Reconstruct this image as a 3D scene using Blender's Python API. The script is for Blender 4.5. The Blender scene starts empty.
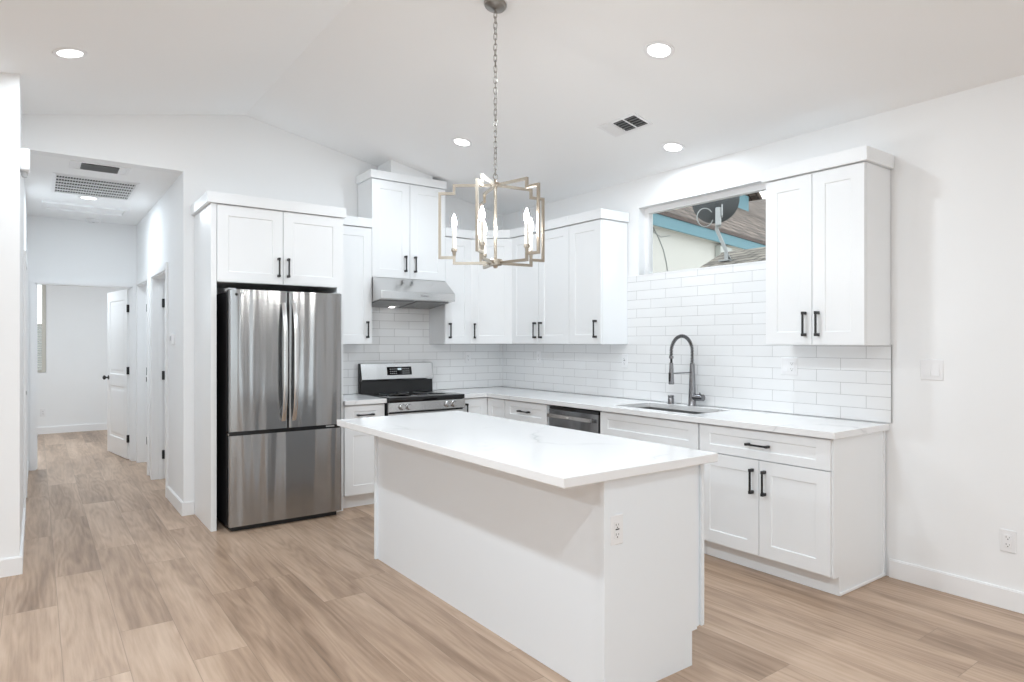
import bpy, bmesh, math, random
from mathutils import Vector, Matrix
sc = bpy.context.scene
C = sc.collection
PI = math.pi
random.seed(7)

# ---------------------------------------------------------------- camera, world, light, exposure
cd = bpy.data.cameras.new('camera'); cam = bpy.data.objects.new('camera', cd); C.objects.link(cam)
cam.location = (-4.1195, -5.7964, 1.4027)
cam.rotation_euler = (PI/2, 0, -0.6323)
cd.sensor_width = 36; cd.lens = 649.5/1024*36; cd.shift_y = 0.00085
cd.clip_start = 0.05; cd.clip_end = 200
sc.camera = cam
w = bpy.data.worlds.new('overcast_sky'); sc.world = w; w.use_nodes = True
bg = w.node_tree.nodes['Background']; bg.inputs[0].default_value = (0.90, 0.96, 1, 1); bg.inputs[1].default_value = 2.3
sc.view_settings.view_transform = 'Standard'; sc.view_settings.look = 'None'
sc.view_settings.gamma = 1; sc.view_settings.use_curve_mapping = False
sc.view_settings.exposure = 0.06
LAMP_W = 13.0            # watts of one recessed ceiling lamp
LAMP_COL = (.815, .922, 1.0)
cy = sc.cycles
cy.max_bounces = 10; cy.diffuse_bounces = 7; cy.glossy_bounces = 5; cy.transmission_bounces = 6; cy.transparent_max_bounces = 12
cy.sample_clamp_indirect = 6.0; cy.caustics_reflective = False; cy.caustics_refractive = False
cy.use_denoising = True

# ---------------------------------------------------------------- materials
def mat(name, col=(.8, .8, .8), rough=.5, metal=0., emit=None, es=0., spec=.5):
    m = bpy.data.materials.new(name); m.use_nodes = True
    b = m.node_tree.nodes['Principled BSDF']
    b.inputs['Base Color'].default_value = (*col, 1); b.inputs['Roughness'].default_value = rough
    b.inputs['Metallic'].default_value = metal
    b.inputs['Specular IOR Level'].default_value = spec
    if emit:
        b.inputs['Emission Color'].default_value = (*emit, 1); b.inputs['Emission Strength'].default_value = es
    return m
def N(m, t, **kw):
    n = m.node_tree.nodes.new(t)
    for k, v in kw.items():
        if k in n.inputs.keys(): n.inputs[k].default_value = v
        else: setattr(n, k, v)
    return n
def L(m, a, b): m.node_tree.links.new(a, b)
def bsdf(m): return m.node_tree.nodes['Principled BSDF']
def mathn(m, op, a, b=None, c=None):
    n = m.node_tree.nodes.new('ShaderNodeMath'); n.operation = op
    for i, v in enumerate((a, b, c)):
        if v is None: continue
        if isinstance(v, (int, float)): n.inputs[i].default_value = v
        else: L(m, v, n.inputs[i])
    return n.outputs[0]
def ramp(m, fac, stops):
    n = m.node_tree.nodes.new('ShaderNodeValToRGB'); L(m, fac, n.inputs[0])
    e = n.color_ramp.elements
    while len(e) < len(stops): e.new(.5)
    for i, (p, c) in enumerate(stops):
        e[i].position = p; e[i].color = (*c, 1)
    return n.outputs[0]
def bump(m, h, strength=.1, dist=.01):
    n = N(m, 'ShaderNodeBump', Strength=strength, Distance=dist); L(m, h, n.inputs['Height'])
    L(m, n.outputs[0], bsdf(m).inputs['Normal'])
def objco(m, scale=(1, 1, 1), loc=(0, 0, 0), rot=(0, 0, 0)):
    t = N(m, 'ShaderNodeTexCoord'); mp = N(m, 'ShaderNodeMapping')
    mp.inputs['Scale'].default_value = scale; mp.inputs['Location'].default_value = loc; mp.inputs['Rotation'].default_value = rot
    L(m, t.outputs['Object'], mp.inputs['Vector']); return mp.outputs[0]

M = {}
def paint(name, col, rough, b=.03):
    m = mat(name, col, rough, spec=.3)
    n = N(m, 'ShaderNodeTexNoise', Scale=140., Detail=2.); L(m, objco(m), n.inputs['Vector'])
    bump(m, n.outputs['Fac'], b, .002); return m
M['wall'] = paint('wall_paint', (.885, .89, .895), .7)
M['ceil'] = paint('ceiling_paint', (.92, .925, .93), .85)
M['trim'] = mat('trim_paint', (.88, .88, .885), .35)
M['cab'] = mat('cabinet_lacquer', (.875, .888, .90), .33)
M['island'] = mat('island_lacquer', (.835, .868, .90), .38)
M['black'] = mat('black_metal', (.012, .012, .013), .38)
M['blackpl'] = mat('black_plastic', (.015, .015, .016), .45)
M['blackglass'] = mat('black_glass', (.006, .006, .007), .06)
M['dark'] = mat('duct_shade_dark', (.03, .03, .032), .8)  # flat dark colour for the shade inside the air ducts
M['plate'] = mat('white_plastic', (.85, .85, .86), .3)
M['grayplate'] = mat('soft_grey_plastic', (.55, .56, .57), .4)
M['slot'] = mat('slot_dark', (.06, .06, .06), .6)
M['lens'] = mat('lamp_lens', (1, 1, 1), .5, emit=(1, .99, .97), es=5.)
M['bulb'] = mat('bulb_glow', (1, 1, 1), .5, emit=(1, .98, .95), es=170.)
M['candle'] = mat('candle_sleeve', (.86, .83, .76), .5)
M['nickel'] = mat('brushed_nickel', (.46, .41, .345), .28, 1.)
M['nickeldark'] = mat('aged_nickel_chain', (.33, .31, .285), .34, 1.)
M['chrome'] = mat('faucet_steel', (.27, .27, .28), .24, 1.)
M['sinksteel'] = mat('sink_steel', (.48, .48, .48), .32, 1.)
M['ledtext'] = mat('display_digits', (.5, .55, .58), .4, emit=(.6, .75, .8), es=.5)
M['logo'] = mat('etched_mark', (.20, .20, .20), .4)
M['tiletrim'] = mat('tile_edge_trim', (.42, .42, .42), .4, .6)
M['grate'] = mat('return_grille_white', (.82, .82, .82), .5)
M['filter'] = mat('filter_mesh', (.22, .22, .22), .4, .8)
M['teal'] = mat('teal_fascia', (.10, .22, .26), .6)
M['stucco'] = paint('cream_stucco', (.56, .545, .505), .9, .3)
M['dish'] = mat('dish_grey', (.065, .07, .073), .5)
M['galv'] = mat('galvanised_bracket', (.36, .37, .37), .5, .3)
M['cable'] = mat('grey_cable', (.30, .31, .30), .6)
M['drip'] = mat('drip_edge', (.07, .045, .037), .7)
M['util'] = mat('utility_box_paint', (.46, .47, .44), .7)
M['blind'] = mat('blind_slats', (.62, .60, .54), .6)
M['fence'] = mat('outdoor_board', (.38, .39, .385), .8)

def steel(name, col, rough, wob, sx=5., sz=.7, aniso=0.):
    m = mat(name, col, rough, 1.)
    n1 = N(m, 'ShaderNodeTexNoise', Scale=1., Detail=1.); L(m, objco(m, (sx, .4, sz)), n1.inputs['Vector'])
    bump(m, n1.outputs['Fac'], 1., wob)
    if aniso:
        tg = N(m, 'ShaderNodeTangent', direction_type='RADIAL', axis='Z'); L(m, tg.outputs[0], bsdf(m).inputs['Tangent'])
        bsdf(m).inputs['Anisotropic'].default_value = aniso; bsdf(m).inputs['Anisotropic Rotation'].default_value = .25
    return m
M['fridge'] = steel('fridge_steel', (.37, .375, .38), .17, .022, 7.5, .3, .85)
M['steel'] = steel('appliance_steel', (.66, .66, .66), .24, .004, 4., 1.)
M['darksteel'] = steel('dark_steel', (.26, .26, .265), .25, .004, 4., 1.)

def quartz():
    m = mat('white_quartz', (.86, .86, .865), .14)
    co = objco(m, (1, 1, 1))
    wn = N(m, 'ShaderNodeTexNoise', Scale=1.6, Detail=4., Roughness=.6); L(m, co, wn.inputs['Vector'])
    mx = N(m, 'ShaderNodeMix', data_type='RGBA', blend_type='ADD'); mx.inputs[0].default_value = .45
    L(m, co, mx.inputs[6]); L(m, wn.outputs['Color'], mx.inputs[7])
    v = N(m, 'ShaderNodeTexVoronoi', Scale=1.55); v.feature = 'DISTANCE_TO_EDGE'; L(m, mx.outputs[2], v.inputs['Vector'])
    vein = ramp(m, v.outputs['Distance'], [(0., (1, 1, 1)), (.012, (.35, .35, .35)), (.045, (0, 0, 0))])
    mask = N(m, 'ShaderNodeTexNoise', Scale=2.2, Detail=3.); L(m, co, mask.inputs['Vector'])
    mk = ramp(m, mask.outputs['Fac'], [(.47, (0, 0, 0)), (.68, (1, 1, 1))])
    f = mathn(m, 'MULTIPLY', vein, mk)
    fl = N(m, 'ShaderNodeTexNoise', Scale=26., Detail=4., Roughness=.7); L(m, objco(m, (1, 1, .4)), fl.inputs['Vector'])
    fk = ramp(m, fl.outputs['Fac'], [(.70, (0, 0, 0)), (.78, (1, 1, 1))])
    f2 = mathn(m, 'MAXIMUM', mathn(m, 'MULTIPLY', f, .55), mathn(m, 'MULTIPLY', fk, .35))
    c = N(m, 'ShaderNodeMix', data_type='RGBA'); L(m, f2, c.inputs[0])
    c.inputs[6].default_value = (.86, .86, .865, 1); c.inputs[7].default_value = (.40, .41, .43, 1)
    L(m, c.outputs[2], bsdf(m).inputs['Base Color']); return m
M['quartz'] = quartz()

def floor_mat():
    m = mat('oak_plank_floor', (.5, .4, .3), .36, spec=.35)
    t = N(m, 'ShaderNodeTexCoord'); s = N(m, 'ShaderNodeSeparateXYZ'); L(m, t.outputs['Object'], s.inputs[0])
    PW, PL = .232, 1.53
    u = mathn(m, 'DIVIDE', mathn(m, 'ADD', s.outputs[0], 20.035), PW)
    col = mathn(m, 'FLOOR', u)
    wn = N(m, 'ShaderNodeTexWhiteNoise', noise_dimensions='1D'); L(m, col, wn.inputs['W'])
    v = mathn(m, 'DIVIDE', mathn(m, 'ADD', s.outputs[1], mathn(m, 'MULTIPLY_ADD', wn.outputs['Value'], PL, 30.)), PL)
    row = mathn(m, 'FLOOR', v)
    cid = N(m, 'ShaderNodeCombineXYZ'); L(m, col, cid.inputs[0]); L(m, row, cid.inputs[1])
    pn = N(m, 'ShaderNodeTexWhiteNoise', noise_dimensions='3D'); L(m, cid.outputs[0], pn.inputs['Vector'])
    rnd = pn.outputs['Value']
    # grain coordinates, shifted for every plank
    gx = mathn(m, 'MULTIPLY_ADD', rnd, 37., s.outputs[0]); gz = mathn(m, 'MULTIPLY', rnd, 19.)
    def co(sx, sy):
        c = N(m, 'ShaderNodeCombineXYZ'); L(m, mathn(m, 'MULTIPLY', gx, sx), c.inputs[0])
        L(m, mathn(m, 'MULTIPLY', s.outputs[1], sy), c.inputs[1]); L(m, gz, c.inputs[2]); return c.outputs[0]
    n1 = N(m, 'ShaderNodeTexNoise', Scale=1., Detail=4., Roughness=.55, Distortion=.4); L(m, co(6.0, .5), n1.inputs['Vector'])
    n2 = N(m, 'ShaderNodeTexNoise', Scale=1., Detail=4., Roughness=.65); L(m, co(60., 3.), n2.inputs['Vector'])
    nr = N(m, 'ShaderNodeTexNoise', Scale=1., Detail=2., Roughness=.5); L(m, co(5.5, .55), nr.inputs['Vector'])
    rings = mathn(m, 'SINE', mathn(m, 'MULTIPLY', nr.outputs['Fac'], 75.))
    broad = mathn(m, 'MULTIPLY', mathn(m, 'SUBTRACT', n1.outputs['Fac'], .5), 1.05)
    fine = mathn(m, 'MULTIPLY', mathn(m, 'SUBTRACT', n2.outputs['Fac'], .5), .46)
    cath = mathn(m, 'MULTIPLY', rings, .055)
    pl = mathn(m, 'MULTIPLY', mathn(m, 'SUBTRACT', rnd, .5), .20)
    f = mathn(m, 'ADD', mathn(m, 'ADD', mathn(m, 'ADD', broad, fine), mathn(m, 'ADD', cath, pl)), .5)
    c = ramp(m, f, [(.10, (.19, .123, .083)), (.36, (.35, .240, .167)), (.58, (.48, .342, .247)), (.9, (.63, .48, .365))])
    fu = mathn(m, 'FRACT', u); fv = mathn(m, 'FRACT', v)
    du = mathn(m, 'MULTIPLY', mathn(m, 'MINIMUM', fu, mathn(m, 'SUBTRACT', 1., fu)), PW)
    dv = mathn(m, 'MULTIPLY', mathn(m, 'MINIMUM', fv, mathn(m, 'SUBTRACT', 1., fv)), PL)
    seam = mathn(m, 'LESS_THAN', mathn(m, 'MINIMUM', du, dv), .0016)
    mx = N(m, 'ShaderNodeMix', data_type='RGBA'); L(m, mathn(m, 'MULTIPLY', seam, .5), mx.inputs[0]); L(m, c, mx.inputs[6])
    mx.inputs[7].default_value = (.20, .15, .11, 1)
    L(m, mx.outputs[2], bsdf(m).inputs['Base Color'])
    bump(m, mathn(m, 'SUBTRACT', n2.outputs['Fac'], mathn(m, 'MULTIPLY', seam, 2.)), .12, .002); return m
M['floor'] = floor_mat()

def tile_mat(axis, sgn, shift):
    m = mat('subway_tile_'+axis, (.8, .8, .8), .14)
    t = N(m, 'ShaderNodeTexCoord'); s = N(m, 'ShaderNodeSeparateXYZ'); L(m, t.outputs['Object'], s.inputs[0])
    h = mathn(m, 'MULTIPLY_ADD', s.outputs[0 if axis == 'x' else 1], sgn, shift + 31.5)
    c = N(m, 'ShaderNodeCombineXYZ'); L(m, h, c.inputs[0]); L(m, s.outputs[2], c.inputs[1])
    b = N(m, 'ShaderNodeTexBrick', Scale=1.); b.offset = .5; b.offset_frequency = 2; b.squash = 1
    b.inputs['Brick Width'].default_value = .315; b.inputs['Row Height'].default_value = .0764
    b.inputs['Mortar Size'].default_value = .0017; b.inputs['Mortar Smooth'].default_value = .15
    b.inputs['Color1'].default_value = (.86, .865, .87, 1); b.inputs['Color2'].default_value = (.83, .835, .84, 1)
    b.inputs['Mortar'].default_value = (.50, .50, .50, 1)
    L(m, c.outputs[0], b.inputs['Vector']); L(m, b.outputs['Color'], bsdf(m).inputs['Base Color'])
    nz = N(m, 'ShaderNodeTexNoise', Scale=16., Detail=1.); L(m, t.outputs['Object'], nz.inputs['Vector'])
    bump(m, mathn(m, 'MULTIPLY_ADD', b.outputs['Fac'], -1., mathn(m, 'MULTIPLY', nz.outputs['Fac'], .35)), .35, .003); return m
M['tileR'] = tile_mat('y', -1, .2305); M['tileB'] = tile_mat('x', 1, .9855)

def shingles(name, c1, c2, rot, rh=.14):
    m = mat(name, c1, .9)
    b = N(m, 'ShaderNodeTexBrick', Scale=1.); L(m, objco(m, rot=rot), b.inputs['Vector'])
    b.inputs['Brick Width'].default_value = .30; b.inputs['Row Height'].default_value = rh
    b.inputs['Mortar Size'].default_value = .026; b.inputs['Mortar Smooth'].default_value = .6
    b.inputs['Color1'].default_value = (*c1, 1); b.inputs['Color2'].default_value = (*c2, 1)
    b.inputs['Mortar'].default_value = (c1[0]*.45, c1[1]*.45, c1[2]*.45, 1); b.inputs['Bias'].default_value = 0.
    n = N(m, 'ShaderNodeTexNoise', Scale=7., Detail=4.); L(m, objco(m), n.inputs['Vector'])
    mx = N(m, 'ShaderNodeMix', data_type='RGBA', blend_type='MULTIPLY'); mx.inputs[0].default_value = .7
    L(m, b.outputs['Color'], mx.inputs[6]); L(m, ramp(m, n.outputs['Fac'], [(.3, (.40, .36, .34)), (.7, (1.35, 1.3, 1.25))]), mx.inputs[7])
    L(m, mx.outputs[2], bsdf(m).inputs['Base Color']); bump(m, b.outputs['Fac'], .5, .02); return m
M['shingle'] = shingles('brown_shingles', (.105, .082, .068), (.225, .18, .15), (0, 0, 0), .19)
M['shingle2'] = shingles('grey_shingles', (.15, .138, .115), (.28, .255, .22), (0, 0, PI/2), .17)

def glass():
    m = bpy.data.materials.new('window_glass'); m.use_nodes = True; nt = m.node_tree
    nt.nodes.remove(nt.nodes['Principled BSDF']); out = nt.nodes['Material Output']
    tr = nt.nodes.new('ShaderNodeBsdfTransparent'); gl = nt.nodes.new('ShaderNodeBsdfGlossy'); gl.inputs['Roughness'].default_value = .02
    tr.inputs[0].default_value = (.97, .98, .98, 1)
    mx = nt.nodes.new('ShaderNodeMixShader'); fr = nt.nodes.new('ShaderNodeFresnel'); fr.inputs[0].default_value = 1.22
    nt.links.new(fr.outputs[0], mx.inputs[0]); nt.links.new(tr.outputs[0], mx.inputs[1]); nt.links.new(gl.outputs[0], mx.inputs[2])
    nt.links.new(mx.outputs[0], out.inputs[0]); return m
M['glass'] = glass()

# ---------------------------------------------------------------- mesh helpers
class MB:
    def __init__(s): s.v = []; s.f = []; s.T = Matrix()
    def add(s, vs, fs):
        o = len(s.v); s.v += [s.T @ Vector(p) for p in vs]; s.f += [tuple(i+o for i in f) for f in fs]; return s
    def box(s, a, b):
        x0, y0, z0 = (min(p, q) for p, q in zip(a, b)); x1, y1, z1 = (max(p, q) for p, q in zip(a, b))
        return s.add([(x0,y0,z0),(x1,y0,z0),(x1,y1,z0),(x0,y1,z0),(x0,y0,z1),(x1,y0,z1),(x1,y1,z1),(x0,y1,z1)],
                     [(3,2,1,0),(4,5,6,7),(0,1,5,4),(1,2,6,5),(2,3,7,6),(3,0,4,7)])
    def prism(s, poly, axis, a, b):
        def p(q, t): return {'x': (t, q[0], q[1]), 'y': (q[0], t, q[1]), 'z': (q[0], q[1], t)}[axis]
        n = len(poly); vs = [p(q, a) for q in poly] + [p(q, b) for q in poly]
        return s.add(vs, [tuple(range(n))[::-1], tuple(range(n, 2*n))] + [(i, (i+1) % n, n+(i+1) % n, n+i) for i in range(n)])
    def lathe(s, prof, c=(0, 0, 0), n=24, axis='z'):
        vs, fs = [], []
        for r, h in prof:
            for k in range(n):
                a = 2*PI*k/n; x, y = r*math.cos(a), r*math.sin(a)
                q = {'z': (x, y, h), 'x': (h, x, y), 'y': (y, h, x)}[axis]
                vs.append((q[0]+c[0], q[1]+c[1], q[2]+c[2]))
        m = len(prof)
        for i in range(m-1):
            for k in range(n): fs.append((i*n+k, i*n+(k+1) % n, (i+1)*n+(k+1) % n, (i+1)*n+k))
        if prof[0][0] > 1e-6: fs.append(tuple(range(n))[::-1])
        if prof[-1][0] > 1e-6: fs.append(tuple((m-1)*n+k for k in range(n)))
        return s.add(vs, fs)
    def cyl(s, r, a, b, n=20):
        a, b = Vector(a), Vector(b); return s.tube([a, b], r, n)
    def tube(s, pts, r, n=10, closed=False, section=None, normal=None):
        pts = [Vector(p) for p in pts]; m = len(pts); vs, fs = [], []
        rs = r if isinstance(r, (list, tuple)) else [r]*m
        nrm = None
        for i in range(m):
            if closed: t = pts[(i+1) % m]-pts[i-1]
            else: t = pts[min(i+1, m-1)]-pts[max(i-1, 0)]
            t.normalize()
            if nrm is None:
                nrm = Vector(normal) if normal else (Vector((0, 0, 1)) if abs(t.z) < .9 else Vector((1, 0, 0)))
            nrm = (nrm - t*nrm.dot(t)).normalized(); bn = t.cross(nrm)
            sec = section or [(math.cos(2*PI*k/n), math.sin(2*PI*k/n)) for k in range(n)]
            q = len(sec)
            for a, b in sec: vs.append(pts[i] + (nrm*a + bn*b)*(rs[i] if not section else 1))
        for i in range(m if closed else m-1):
            j = (i+1) % m
            for k in range(q): fs.append((i*q+k, i*q+(k+1) % q, j*q+(k+1) % q, j*q+k))
        if not closed: fs += [tuple(range(q))[::-1], tuple((m-1)*q+k for k in range(q))]
        return s.add([tuple(v) for v in vs], fs)
    def slab(s, x0, x1, z0, z1, yf, t, panels, rec=.006, bw=.004, raise_=0.):
        """front-facing (-y) board with sunk panels; yf is the front face, t the thickness"""
        xs = sorted({x0, x1, *[p[0] for p in panels], *[p[1] for p in panels]}); zs = sorted({z0, z1, *[p[2] for p in panels], *[p[3] for p in panels]})
        def q(a, b, c, d, y): s.add([(a, y, c), (b, y, c), (b, y, d), (a, y, d)], [(0, 1, 2, 3)])
        for i in range(len(xs)-1):
            for j in range(len(zs)-1):
                cx, cz = (xs[i]+xs[i+1])/2, (zs[j]+zs[j+1])/2
                if not any(p[0] < cx < p[1] and p[2] < cz < p[3] for p in panels): q(xs[i], xs[i+1], zs[j], zs[j+1], yf)
        for a, b, c, d in panels:
            def ring(o, y): return [(a+o, y, c+o), (b-o, y, c+o), (b-o, y, d-o), (a+o, y, d-o)]
            rings = [ring(0, yf), ring(bw, yf+rec)]
            if raise_: rings += [ring(bw+.03, yf+rec), ring(bw+.05, yf+rec-raise_)]
            vs = [p for r in rings for p in r]; fs = []
            for k in range(len(rings)-1):
                for i in range(4): fs.append((4*k+i, 4*k+(i+1) % 4, 4*k+4+(i+1) % 4, 4*k+4+i))
            o = 4*(len(rings)-1); fs.append((o, o+1, o+2, o+3)); s.add(vs, fs)
        yb = yf+t
        s.add([(x0,yf,z0),(x1,yf,z0),(x1,yf,z1),(x0,yf,z1),(x0,yb,z0),(x1,yb,z0),(x1,yb,z1),(x0,yb,z1)],
              [(0,4,5,1),(1,5,6,2),(2,6,7,3),(3,7,4,0),(4,7,6,5)])
        return s
    def build(s, name, m, parent=None, bevel=0., seg=1, smooth=False, loc=None, weld=False):
        me = bpy.data.meshes.new(name)
        bm = bmesh.new(); vs = [bm.verts.new(p) for p in s.v]
        for f in s.f:
            try: bm.faces.new([vs[i] for i in f])
            except ValueError: pass
        if weld or bevel: bmesh.ops.remove_doubles(bm, verts=bm.verts, dist=1e-5)
        bmesh.ops.recalc_face_normals(bm, faces=bm.faces)
        if bevel:
            es = [e for e in bm.edges if len(e.link_faces) == 2 and e.calc_face_angle(0) > .6]
            bmesh.ops.bevel(bm, geom=es, offset=bevel, segments=seg, profile=.5, affect='EDGES', clamp_overlap=True)
        bm.to_mesh(me); bm.free()
        me.materials.append(M[m] if isinstance(m, str) else m)
        if smooth or seg > 1:
            for p in me.polygons: p.use_smooth = True
            me.set_sharp_from_angle(angle=math.radians(35))
        o = bpy.data.objects.new(name, me); C.objects.link(o)
        if parent: o.parent = parent
        if loc: o.location = loc
        return o
def shaker(x0, x1, z0, z1, yf, fr=.077):
    fx, fz = min(fr, (x1-x0)*.30), min(fr, (z1-z0)*.29)
    return MB().slab(x0, x1, z0, z1, yf, .019, [(x0+fx, x1-fx, z0+fz, z1-fz)])
def tag(o, label, cat, group=None):
    o['label'] = label; o['category'] = cat
    if group: o['group'] = group
    return o
def thing(name, label, cat, loc=(0, 0, 0), rz=0., group=None):
    o = bpy.data.objects.new(name, None); o.empty_display_size = .1; C.objects.link(o)
    o.location = loc; o.rotation_euler = (0, 0, rz); return tag(o, label, cat, group)
def struct(name, mb, m, parent=None, **k):
    o = mb.build(name, m, parent, **k)
    if not parent: o['kind'] = 'structure'
    return o
def copy_tree(o, parent=None):
    c = o.copy(); C.objects.link(c)
    if parent: c.parent = parent
    for ch in list(o.children): copy_tree(ch, c)
    return c
def text_mesh(name, s, size, m, parent, mtx):
    cu = bpy.data.curves.new(name, 'FONT'); cu.body = s; cu.size = size; cu.extrude = .0004; cu.align_x = 'CENTER'; cu.align_y = 'CENTER'
    t = bpy.data.objects.new(name, cu); C.objects.link(t)
    me = bpy.data.meshes.new_from_object(t.evaluated_get(bpy.context.evaluated_depsgraph_get()))
    bpy.data.objects.remove(t); o = bpy.data.objects.new(name, me); C.objects.link(o)
    me.materials.clear(); me.materials.append(M[m]); o.parent = parent; o.matrix_local = mtx; return o

# ---------------------------------------------------------------- room shell (corner of kitchen at the origin)
RX, RZ, SL = -2.687, 3.332, .2036
def cz(x): return RZ - SL*abs(x-RX)
XL, YR = -7.4, -10.2
struct('floor', MB().box((XL-.2, YR-.2, -.1), (.0, 7.0, 0)), 'floor')
T = .1
struct('ceiling', MB().prism([(XL-.1, cz(XL-.1)), (RX, RZ), (.12, cz(.12)), (.12, cz(.12)+T), (RX, RZ+T), (XL-.1, cz(XL-.1)+T)], 'y', YR-.1, .12), 'ceil')
struct('wall_back', MB().prism([(-4.2, 2.78), (-3.16, 2.78), (-3.16, 0), (0, 0), (0, cz(0)), (RX, RZ), (-4.2, cz(-4.2))], 'y', 0, .12), 'wall')
WY0, WY1, WZ0, WZ1 = -3.34, -1.99, 1.968, 2.537      # kitchen window opening
rw = MB().box((0, WY1, 0), (.15, .12, cz(0)+.05)).box((0, WY0, 0), (.15, WY1, WZ0)).box((0, WY0, WZ1), (.15, WY1, cz(0)+.05))
rw.box((0, -6.4, 0), (.15, WY0, cz(0)+.05)).box((0, -6.8, 0), (.15, -6.4, .3)).box((0, -6.8, 2.15), (.15, -6.4, cz(0)+.05)).box((0, -8.1, 0), (.15, -6.8, cz(0)+.05)).box((0, -9.6, 2.1), (.15, -8.1, cz(0)+.05)).box((0, YR, 0), (.15, -9.6, cz(0)+.05))
struct('wall_right', rw, 'wall')
RO = [(-6.9, -5.6, .3, 2.1), (-4.9, -2.3, .02, 2.12), (-1.7, -.7, .3, 2.1)]   # unseen openings added behind the viewer to let daylight in
rear = MB(); x = XL
for a, b, c, d in RO:
    rear.box((x, YR, 0), (a, YR-.12, 3.4)); rear.box((a, YR, 0), (b, YR-.12, c)); rear.box((a, YR, d), (b, YR-.12, 3.4)); x = b
rear.box((x, YR, 0), (0, YR-.12, 3.4)); struct('wall_rear', rear, 'wall')
struct('wall_left', MB().box((XL, YR, 0), (XL-.1, -.87, 2.7)), 'wall')
# solid block left of the hall: its end faces the viewer
HB = MB().box((XL, -.87, 0), (-4.2, -.75, cz(-4.2)+.03)).box((-4.32, -.75, 0), (-4.2, .62, cz(-4.2)+.03)).box((-4.32, .62, 2.06), (-4.2, 1.5, 2.9)).box((-4.32, 1.5, 0), (-4.2, 3.02, 2.9))
struct('wall_hall_left', HB, 'wall')
HR = MB().box((-3.16, .12, 0), (-3.04, .80, 2.9)).box((-3.16, .80, 2.06), (-3.04, 1.70, 2.9)).box((-3.16, 1.70, 0), (-3.04, 2.02, 2.9)).box((-3.16, 2.02, 2.06), (-3.04, 2.86, 2.9)).box((-3.16, 2.86, 0), (-3.04, 3.02, 2.9))
struct('wall_hall_right', HR, 'wall')
HE = MB().box((-4.32, 3.02, 0), (-4.13, 3.14, 2.9)).box((-4.13, 3.02, 2.05), (-3.205, 3.14, 2.9)).box((-3.205, 3.02, 0), (-1.2, 3.14, 2.9))
struct('wall_hall_end', HE, 'wall')
struct('ceiling_hall', MB().box((-4.32, .12, 2.78), (-1.2, 3.02, 2.88)), 'ceil')
# rooms behind the hall
struct('wall_side_rooms', MB().box((-1.3, .12, 0), (-1.2, 3.02, 2.8)).box((-3.04, 1.82, 0), (-1.3, 1.92, 2.8)), 'wall')
bw = MB().box((-6.6, 6.4, 0), (-4.9, 6.52, 2.8)).box((-4.9, 6.4, 0), (-3.995, 6.52, .93)).box((-4.9, 6.4, 2.33), (-3.995, 6.52, 2.8)).box((-3.995, 6.4, 0), (-2.2, 6.52, 2.8))
struct('wall_bedroom_far', bw, 'wall')
struct('wall_bedroom_sides', MB().box((-6.7, 3.02, 0), (-6.6, 6.52, 2.8)).box((-2.3, 3.14, 0), (-2.2, 6.4, 2.8)).box((-6.6, 3.02, 0), (-4.32, 3.14, 2.8)), 'wall')
struct('ceiling_bedroom', MB().box((-6.7, 3.14, 2.7), (-2.2, 6.52, 2.8)), 'ceil')
# skirting
def skirt(name, pts, h=.108, t=.014):
    """a skirting board along a polyline; the board stands to the right of the walking direction"""
    mb = MB(); n = len(pts)
    for i in range(n-1):
        a, b = Vector(pts[i]).to_3d(), Vector(pts[i+1]).to_3d(); d = (b-a).normalized(); nr = Vector((d.y, -d.x, 0))*t
        for z0, z1, k in ((0, h-.006, 1.), (h-.006, h, .6)):
            p = [a, b, b+nr*k, a+nr*k]
            mb.add([(*q.xy, z0) for q in p]+[(*q.xy, z1) for q in p], [(3,2,1,0),(4,5,6,7),(0,1,5,4),(1,2,6,5),(2,3,7,6),(3,0,4,7)])
    return struct(name, mb, 'trim')
skirt('baseboard_right', [(0, -4.0), (0, YR)])
skirt('baseboard_hall_right', [(-3.16, .745), (-3.16, -.014)])
skirt('baseboard_back', [(-3.16, 0), (-3.082, 0)])
skirt('baseboard_stub', [(XL, -.87), (-4.186, -.87)])
skirt('baseboard_hall_left', [(-4.2, -.87), (-4.2, .56)])
skirt('baseboard_hall_left_far', [(-4.2, 1.56), (-4.2, 3.02)])
skirt('baseboard_bedroom', [(-6.6, 6.4), (-2.3, 6.4)])
skirt('baseboard_rear', [(0, YR), (-2.7, YR)])

# door openings and doors
def casing(name, M4, x0, x1, h, wdt=.058, t=.016, jamb=.12):
    """casing round an opening; local x along the wall, -y out of the wall"""
    mb = MB(); mb.T = M4
    mb.box((x0-wdt, -t, 0), (x0, 0, h+wdt)).box((x1, -t, 0), (x1+wdt, 0, h+wdt)).box((x0, -t, h), (x1, 0, h+wdt))
    mb.box((x0, -.004, 0), (x0+.012, jamb, h)).box((x1-.012, -.004, 0), (x1, jamb, h)).box((x0, -.004, h-.012), (x1, jamb, h))
    mb.box((x0+.012, .05, 0), (x0+.022, .085, h-.012)).box((x1-.022, .05, 0), (x1-.012, .085, h-.012))
    return struct(name, mb, 'trim')
RzL = lambda x, y, a: Matrix.Translation((x, y, 0)) @ Matrix.Rotation(a, 4, 'Z')
casing('trim_1', RzL(0, 3.02, 0), -4.13, -3.205, 2.05, wdt=.042)
casing('trim_2', RzL(-3.16, 0, -PI/2), -1.70, -.80, 2.06)
casing('trim_3', RzL(-3.16, 0, -PI/2), -2.86, -2.02, 2.06)
casing('trim_4', RzL(-4.2, 0, PI/2), .62, 1.5, 2.06)
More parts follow.
